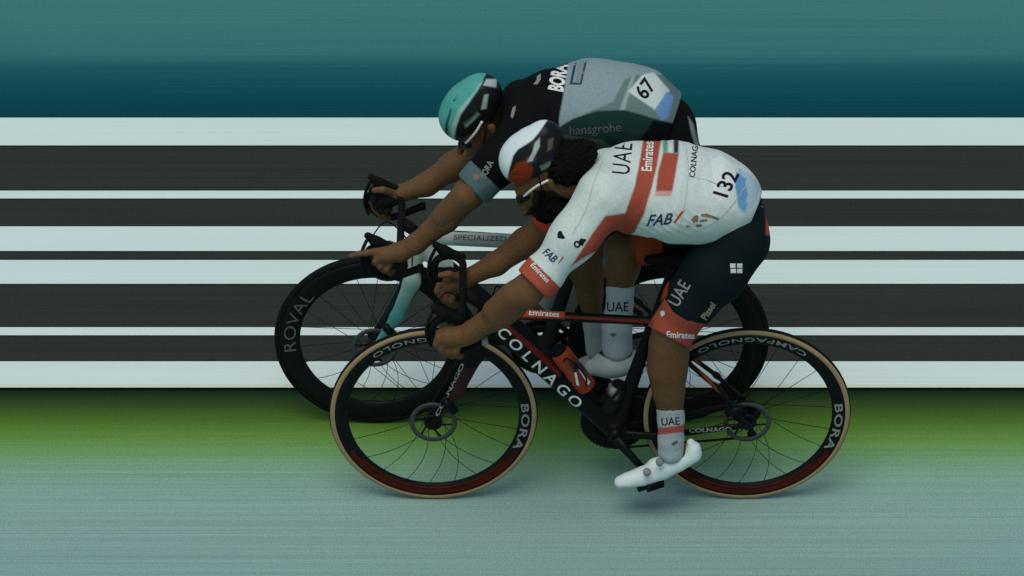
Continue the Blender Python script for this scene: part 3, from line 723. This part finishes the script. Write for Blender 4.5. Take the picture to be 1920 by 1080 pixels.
    for dx, dy in ((-6, -5), (7, -5), (-5, 5), (7, 5)):
        put(shape([(1380+dx-5, 503+dy-4), (1380+dx+5, 503+dy-4), (1380+dx+5, 503+dy+4), (1380+dx-5, 503+dy+4)], M['white'], ts, None), so)
    put(letter('Emirates', 1276, 628, 17, -3, M['white'], ts, None, .9, .02), so)
    put(shape([(1237, 584), (1245, 582), (1247, 590), (1240, 594)], M['white'], ts, None), so)
    put(letter('UAE', 1436, 378, 17, 70, M['dimwhite'], ts, None, .8, .01), so)
    # ---------------- socks, shoes
    sockc = (.36, .42, .42)
    s1 = [dict(p, cut=[plane(1258, 768, -.11, 0, -1)]) for p in chain([(1256, 755, -.11, 27.5), (1258, 785, -.11, 25), (1258, 822, -.11, 24), (1258, 845, -.11, 25)], k=.01)]
    o, V1, F1 = sdf('sock', s1, .0034, M['fabric'], root, color=painter(sockc, [(lambda px, py, V: (py > 800+(px-1255)*-.12) & (py < 813+(px-1255)*-.12), (.45, .09, .07))]))
    t1 = bvh([(V1, F1)]); put(letter('UAE', 1257, 790, 20, 3, M['black'], t1, None, .95, .01), o); put(shape([(1258, 832), (1268, 826), (1273, 829), (1262, 836)], M['darkgrey'], t1, None), o)
    s2 = [dict(p, cut=[plane(1160, 537, .12, 0, -1)]) for p in chain([(1163, 530, .12, 28), (1162, 570, .12, 25), (1157, 610, .12, 28), (1157, 650, .12, 29)], k=.01)]
    o, V2, F2 = sdf('sock', s2, .0034, M['fabric'], root, color=painter(sockc, []))
    t2 = bvh([(V2, F2)]); put(letter('UAE', 1158, 575, 25, 0, M['black'], t2, None, .9, .01), o); put(shape([(1143, 627), (1150, 624), (1157, 627), (1150, 632)], M['darkgrey'], t2, None), o)
    whs = (.60, .72, .68)
    sh = chain([(1299, 851, -.11, 17), (1272, 867, -.11, 17), (1240, 880, -.11, 20), (1205, 893, -.11, 18.5), (1176, 901, -.11, 15), (1164, 904, -.11, 12.5)], k=.003, ys=1.05)
    sh += [prim((1299, 838, -.11, 13), (1295, 830, -.11, 8), k=.02), prim((1250, 869, -.11, 16), (1228, 873, -.11, 14), k=.02), prim((1258, 842, -.11, 21), sub=True)]
    o, _, _ = sdf('cycling_shoe', sh, .003, M['shell'], root, color=painter(whs, [([(1152, 912), (1235, 913), (1300, 872), (1318, 862), (1306, 880), (1240, 920), (1152, 925)], (.45, .53, .5))]))
    for cx, cy in ((1237, 866), (1213, 885)):
        c = P(cx, cy, -.150); d = MB().tube([c, c+np.array([-.002, -.012, .004])], [.0135, .011], 20)
        q = d.build('closure_dial', M['dimwhite'], None); put(q, o)
    MB().box(P(1228, 906, -.11), (.03, .026, .008), [np.array([.93, 0, .37]), np.array([0, 1, 0]), np.array([-.37, 0, .93])]).build('shoe_cleat', M['blackmat'], root)
    sh = chain([(1180, 676, .12, 21), (1160, 680, .12, 25), (1140, 682, .12, 25), (1112, 689, .12, 16)], k=.02, ys=1.0)
    sh += [prim((1192, 668, .12, 9), k=.015), prim((1148, 650, .09, 16), ys=1.6, sub=True)]
    sdf('cycling_shoe', sh, .003, M['shell'], root, color=painter((.42, .5, .46), [([(1112, 645), (1176, 645), (1170, 664), (1158, 671), (1138, 672), (1124, 664)], (.006, .008, .012))]))
    # ---------------- hair
    def hn(X, Y, Z):
        a = 9*np.sin(31*Z+17*Y)+7*np.sin(43*X-29*Z); b = 6*np.sin(37*X+23*Y)
        return .0042*np.sin(160*X+a)*np.sin(210*Z+b)+.0034*np.sin(330*X-140*Z+b)*np.sin(250*Y+a)
    hr = chain([(1038, 296, -.005, 38), (1072, 302, -.01, 38), (1094, 286, 0, 24), (1106, 280, 0, 13)], k=.02)+[prim((1088, 300, .04, 24), (1050, 285, .04, 26), k=.02), prim((1066, 328, -.04, 20), k=.02), prim((1050, 320, -.045, 22), k=.02)]
    sdf('hair', hr, .0035, M['hair'], root, noise=hn)
    br = chain([(1022, 372, -.045, 15), (1040, 390, -.03, 24), (1050, 384, 0, 26), (1020, 400, 0, 16), (1004, 388, -.025, 10)], k=.02)+[prim((1014, 362, -.058, 8), k=.01)]
    sdf('beard', br, .0035, M['hair'], root, noise=hn)
    # ---------------- helmet
    cutp = plane(1004, 330, 0, 70, 100)
    hp = [dict(p, cut=[cutp]) for p in chain([(985, 300, 0, 50), (1004, 285, 0, 48), (1022, 257, 0, 33)], ys=.95, k=.03)]
    for A, B in (((1002, 300, -.085, 6), (1018, 262, -.075, 5)), ((985, 320, -.095, 5), (1004, 312, -.095, 6)), ((1022, 300, -.08, 6), (1040, 276, -.07, 5)), ((1018, 318, -.085, 5), (1044, 300, -.075, 6)), ((962, 330, -.075, 4), (976, 332, -.085, 5))):
        hp.append(prim(A, B, sub=True))
    hl = [([(1034, 214), (985, 220), (940, 255), (922, 305), (928, 348), (944, 364), (949, 350), (954, 320), (962, 292), (971, 280), (986, 271), (999, 262), (1010, 249), (1020, 234)], (.60, .72, .70)),
          ([(946, 362), (951, 340), (958, 322), (970, 305), (988, 300), (1000, 315), (995, 335), (985, 345), (962, 362)], (.17, .024, .008)),
          ([(984, 297), (1000, 288), (1008, 296), (994, 312)], (.03, .03, .03)),
          ([(1003, 268), (1012, 258), (1012, 274), (998, 302), (988, 304), (998, 286)], (.36, .42, .40)),
          ([(1028, 262), (1038, 258), (1036, 278), (1026, 284)], (.10, .09, .06)),
          ([(1012, 312), (1035, 300), (1042, 305), (1016, 320)], (.12, .17, .13)),
          ([(1038, 232), (1026, 240), (1020, 262), (1030, 252)], (.004, .008, .02))]
    sdf('helmet', hp, .0028, M['shell'], root, color=painter((.010, .011, .010), hl))
    MB().tube(spline([P(1010, 330, -.088), P(1018, 365, -.075), P(1020, 395, -.045)], 6), .003, 6, 2).build('helmet_strap', M['blackmat'], root)
    MB().tube(spline([P(972, 368, -.01), P(982, 368, -.055), P(994, 358, -.075), P(1008, 348, -.083), P(1028, 338, -.086)], 6), [.004]*25, 8).build('sunglasses_frame', M['white'], root)
    sdf('sunglasses_lens', [prim((978, 372, -.03, 10), (988, 368, -.055, 8), ys=.8, k=.01), prim((976, 372, -.02, 9), (976, 370, .03, 9), k=.01)], .003, M['lens'], root)
    return root

def rider_far():
    y0 = YF
    root = thing('person', tuple(float(x) for x in G(1080, 760)), 'cyclist in black and grey jersey with a teal helmet, behind the rider in white', 'person')
    kw = dict(y0=y0)
    torso = chain([(985, 210, 0, 50), (1030, 206, 0, 62), (1110, 200, 0, 76), (1200, 212, 0, 70), (1240, 232, 0, 56)], ys=1.2, k=.03, **kw)
    larm_up = chain([(992, 238, -.11, 36), (936, 305, -.2, 30), (895, 345, -.22, 28)], k=.02, **kw)
    larm_lo = chain([(895, 345, -.22, 27), (880, 362, -.22, 28), (835, 410, -.21, 25), (780, 457, -.2, 18), (752, 472, -.195, 17)], k=.02, **kw)
    rarm_up = chain([(985, 192, .12, 34), (925, 250, .2, 32), (890, 285, .21, 27)], k=.03, **kw)
    rarm_lo = chain([(890, 285, .21, 26), (850, 312, .2, 26), (800, 346, .19, 21), (745, 365, .185, 16)], k=.02, **kw)
    neck = chain([(918, 245, 0, 30), (985, 215, 0, 42)], k=.03, **kw)
    head = chain([(893, 215, 0, 44), (892, 245, 0, 38)], ys=.92, k=.02, **kw)+chain([(893, 262, 0, 26), (908, 290, 0, 19)], ys=.95, k=.02, **kw)
    face = [prim((868, 266, 0, 8), (863, 284, 0, 7), k=.008, **kw), prim((880, 296, -.01, 8), (878, 298, .012, 8), k=.012, **kw)]
    ear = [prim((922, 240, -.074, 9), (926, 250, -.074, 6), k=.006, ys=.6, **kw)]
    lhand = [prim((752, 472, -.195, 17), (722, 478, -.197, 18), k=.02, **kw)]
    fl = [[(712, 470, -.195, 8), (690, 474, -.2, 6.6), (672, 476, -.2, 6), (658, 480, -.2, 5.4)]]
    for kx, ky in ((708, 482), (717, 491), (729, 496)):
        fl.append([(kx, ky, -.208, 7.2), (kx-4, ky+9, -.214, 6.6), (kx+4, ky+17, -.196, 6), (kx+9, ky+14, -.17, 5.4)])
    fl.append([(746, 464, -.175, 8), (730, 458, -.155, 7.2), (712, 459, -.15, 6.2)])
    rhand = [prim((745, 365, .185, 15), (722, 372, .185, 17), k=.02, **kw)]
    fr = []
    for kx, ky in ((704, 370), (708, 380), (717, 388), (728, 391)):
        fr.append([(kx, ky, .17, 7), (kx-6, ky+9, .165, 6.5), (kx-2, ky+17, .17, 6), (kx+5, ky+17, .19, 5.4)])
    fr.append([(735, 362, .165, 7.5), (718, 356, .15, 7), (702, 357, .15, 6)])
    pelvis = [prim((1248, 250, 0, 50), (1256, 268, 0, 46), ys=1.25, k=.04, **kw)]
    lthigh = chain([(1258, 300, -.07, 52), (1190, 370, -.1, 50), (1120, 440, -.1, 38), (1103, 462, -.1, 35)], k=.03, **kw)
    lshin = chain([(1103, 462, -.1, 34), (1100, 500, -.1, 35), (1106, 550, -.1, 24), (1113, 610, -.1, 15), (1116, 655, -.1, 15)], k=.02, **kw)
    larm_lo += [prim((868, 368, -.225, 24), (828, 406, -.21, 20), k=.03)]
    lfoot = chain([(1118, 655, -.1, 15), (1128, 680, -.1, 13), (1080, 690, -.1, 12)], k=.02, **kw)
    rthigh = chain([(1262, 290, .08, 52), (1180, 345, .1, 46), (1090, 400, .1, 34), (1068, 415, .1, 31)], k=.03, **kw)
    rshin = chain([(1068, 415, .1, 30), (1058, 470, .1, 28), (1042, 520, .1, 20), (1020, 575, .1, 15)], k=.02, **kw)
    rfoot = chain([(1020, 578, .1, 15), (1026, 600, .1, 12), (980, 608, .1, 11)], k=.02, **kw)
    body = thin(torso, .009)+thin(larm_up, .006)+larm_lo+thin(rarm_up, .006)+rarm_lo+neck+head+face+ear+lhand+fingers(fl, y0)+rhand+fingers(fr, y0)+thin(pelvis, .008)+thin(lthigh, .004)+lshin+lfoot+rthigh+rshin+rfoot
    sdf('body', body, .0042, M['skin'], root, color=lambda V: np.tile(np.array((.115, .064, .029)), (len(V), 1)))
    # jersey
    GR = (.115, .18, .17); LG = (.21, .30, .305); DK = (.0025, .003, .003); TG = (.008, .03, .028)
    cl = plane(893, 352, y0-.22, -1, .95); cr = plane(888, 290, y0+.21, -1, .8); hem = plane(1262, 205, y0, 1, .35)
    jt = [dict(p, cut=[hem]) for p in chain([(985, 210, 0, 52), (1030, 206, 0, 64), (1110, 200, 0, 78), (1165, 206, 0, 75), (1205, 214, 0, 71), (1242, 230, 0, 58)], ys=1.22, k=.05, **kw)]
    jl = [dict(p, cut=[cl]) for p in chain([(990, 238, -.13, 46), (935, 305, -.2, 34), (895, 345, -.22, 29), (880, 362, -.22, 29)], k=.06, **kw)]
    jr = [dict(p, cut=[cr]) for p in chain([(980, 190, .14, 41), (925, 250, .2, 33), (890, 285, .21, 28), (870, 300, .2, 28)], k=.03, **kw)]
    layers = [([(1068, 100), (1330, 100), (1330, 330), (1180, 330), (1050, 262), (1048, 225), (1056, 180)], LG),
              ([(1170, 150), (1192, 140), (1300, 140), (1330, 330), (1040, 330), (1046, 240), (1100, 212), (1150, 190)], GR),
              ([(1192, 140), (1192, 140), (1188, 150), (1170, 210), (1160, 210), (1186, 140)], (.26, .34, .34)),
              ([(1046, 240), (1075, 222), (1120, 208), (1170, 206), (1200, 214), (1225, 222), (1330, 250), (1330, 340), (1030, 340)], TG),
              ([(1225, 226), (1330, 240), (1330, 340), (1220, 340), (1200, 262)], DK),
              ([(1050, 252), (1130, 262), (1150, 280), (1050, 300)], (.05, .075, .07)),
              ([(1178, 172), (1204, 140), (1226, 136), (1256, 170), (1240, 190), (1228, 206)], (.48, .58, .56)),
              ([(1228, 206), (1250, 172), (1264, 182), (1252, 222), (1240, 226)], (.13, .27, .48)),
              ([(1022, 118), (1066, 108), (1062, 130), (1054, 168), (1024, 172), (1034, 140)], DK),
              (lambda px, py, V: (V[:, 1] < YF-.1) & ((px-912)*-1+(py-330)*1 > 0), (.07, .12, .12))]
    jo, JV, JF = sdf('jersey', jt+jl+jr, .0034, M['fabric'], root, off=.002, noise=wrinkle(.0015, seed=4), color=painter(DK, layers))
    tj = bvh([(JV, JF)])
    def put(o, part=jo):
        if o is not None: o.parent = part; o.matrix_parent_inverse = (Matrix.Translation(Vector(root.location)) @ part.matrix_parent_inverse).inverted()
    put(letter('BORA', 1046, 145, 39, 79, M['white'], tj, None, .5, .04))
    put(letter('hansgrohe', 1084, 134, 21, 80, M['dimwhite'], tj, None, .5, .02))
    bx = [(1068, 158), (1090, 159), (1101, 113), (1097, 113), (1087, 155), (1068, 155)]
    put(shape(bx, M['navy'], tj, None)); put(shape([(1068, 158), (1073, 157), (1082, 113), (1077, 113)], M['navy'], tj, None))
    put(letter('hansgrohe', 1116, 241, 25, 4, M['darkgrey'], tj, None, .95, .0))
    put(letter('67', 1209, 166, 40, 52, M['black'], tj, None, .85, .02))
    put(shape([(957, 218), (961, 202), (967, 198), (966, 208), (961, 222)], M['dimwhite'], tj, None)); put(shape([(1000, 158), (1006, 150), (1007, 142), (1014, 138), (1014, 148), (1008, 158)], M['dimwhite'], tj, None))
    put(letter('BORA', 912, 318, 17, 62, M['dimwhite'], tj, None, .8, .02))
    put(shape([(886, 330), (892, 325), (899, 328), (898, 337), (891, 339)], M['brown'], tj, None))
    # shorts
    sp = [prim((1248, 250, 0, 55), (1258, 272, 0, 52), ys=1.28, k=.04, **kw), prim((1225, 222, 0, 60), (1244, 236, 0, 57), ys=1.2, k=.04, **kw)]
    sp += [dict(p, cut=[plane(1128, 436, y0-.1, -1, .6)]) for p in chain([(1258, 300, -.07, 54), (1190, 370, -.1, 52), (1120, 440, -.1, 40)], k=.03, **kw)]
    sp += [dict(p, cut=[plane(1095, 400, y0+.1, -1, .5)]) for p in chain([(1262, 290, .08, 54), (1180, 345, .1, 48), (1090, 400, .1, 36)], k=.03, **kw)]
    so, SV, SF = sdf('bib_shorts', sp, .004, M['fabric'], root, noise=wrinkle(.0008), color=painter((.0025, .003, .0035), [([(1290, 218), (1300, 232), (1312, 275), (1306, 280), (1296, 250)], (.2, .24, .22))]))
    for nm, pts, pl, col in (('sock', [(1104, 562, -.1, 22), (1112, 610, -.1, 18), (1116, 655, -.1, 18)], plane(1108, 598, y0-.1, 0, -1), (.30, .34, .33)), ('sock', [(1046, 505, .1, 21), (1022, 575, .1, 17)], plane(1040, 522, y0+.1, .3, -1), (.26, .3, .29))):
        sdf(nm, [dict(p, cut=[pl]) for p in chain(pts, k=.01, **kw)], .0036, M['fabric'], root, color=col)
    sdf('cycling_shoe', chain([(1130, 676, -.1, 17), (1105, 684, -.1, 16), (1076, 690, -.1, 13)], k=.02, **kw), .0036, M['shell'], root, color=(.30, .34, .33))
    sdf('cycling_shoe', chain([(1026, 596, .1, 17), (1005, 602, .1, 16), (978, 608, .1, 13)], k=.02, **kw), .0036, M['shell'], root, color=(.10, .11, .11))
    # black glove on the far hand
    gl = [prim((750, 364, .185, 18), (722, 372, .185, 20), k=.02, **kw)]+fingers([[(704, 370, .17, 9), (700, 377, .165, 8)], [(709, 380, .17, 9), (704, 387, .165, 8)], [(718, 388, .17, 9), (713, 395, .165, 8)], [(728, 391, .17, 9), (724, 397, .165, 8)]], y0)
    sdf('glove', gl, .0036, M['fabric'], root, color=(.008, .009, .01))
    # helmet
    cutp = plane(897, 238, y0, 72, 96)
    hp = [dict(p, cut=[cutp]) for p in chain([(870, 218, 0, 48), (886, 200, 0, 49), (902, 176, 0, 40)], ys=.95, k=.03, **kw)]
    for A, B in (((868, 240, -.09, 5), (892, 218, -.09, 6)), ((898, 205, -.085, 5), (912, 180, -.075, 5)), ((900, 236, -.085, 5), (918, 212, -.08, 5)), ((836, 250, -.05, 3), (858, 170, -.04, 3))):
        hp.append(prim(A, B, sub=True, **kw))
    hl = [([(915, 130), (870, 138), (832, 180), (815, 225), (820, 270), (843, 285), (852, 270), (855, 240), (864, 215), (880, 193), (895, 172), (906, 150)], (.07, .33, .27)),
          ([(906, 152), (880, 190), (862, 216), (853, 245), (850, 268), (845, 262), (848, 232), (860, 205), (882, 180)], (.30, .44, .36)),
          ([(838, 268), (834, 235), (844, 205), (847, 205), (840, 235), (843, 268)], (.01, .05, .05)),
          ([(868, 232), (894, 210), (900, 214), (874, 240)], (.09, .16, .12)),
          ([(902, 205), (908, 178), (916, 176), (912, 204)], (.26, .36, .30)),
          ([(906, 160), (912, 148), (932, 148), (930, 164)], (.34, .42, .42))]
    sdf('helmet', hp, .0028, M['shell'], root, color=painter((.008, .009, .009), hl))
    MB().tube(spline([P(866, 274, y0-.02), P(876, 266, y0-.06), P(892, 248, y0-.082), P(904, 228, y0-.088)], 6), .0045, 8).build('sunglasses_frame', M['white'], root)
    sdf('sunglasses_lens', [prim((868, 270, -.03, 9), (878, 272, -.055, 7), ys=.8, k=.01, **kw), prim((866, 272, -.02, 8), (866, 270, .03, 8), k=.01, **kw)], .003, M['lens'], root)
    sdf('hair', chain([(928, 215, -.01, 30), (936, 235, -.04, 20)], k=.02, **kw), .0036, M['hair'], root)
    MB().tube(spline([P(912, 240, y0-.088), P(908, 262, y0-.072), P(900, 290, y0-.03)], 6), .003, 6, 2).build('helmet_strap', M['blackmat'], root)
    return root
rider_near(); rider_far()
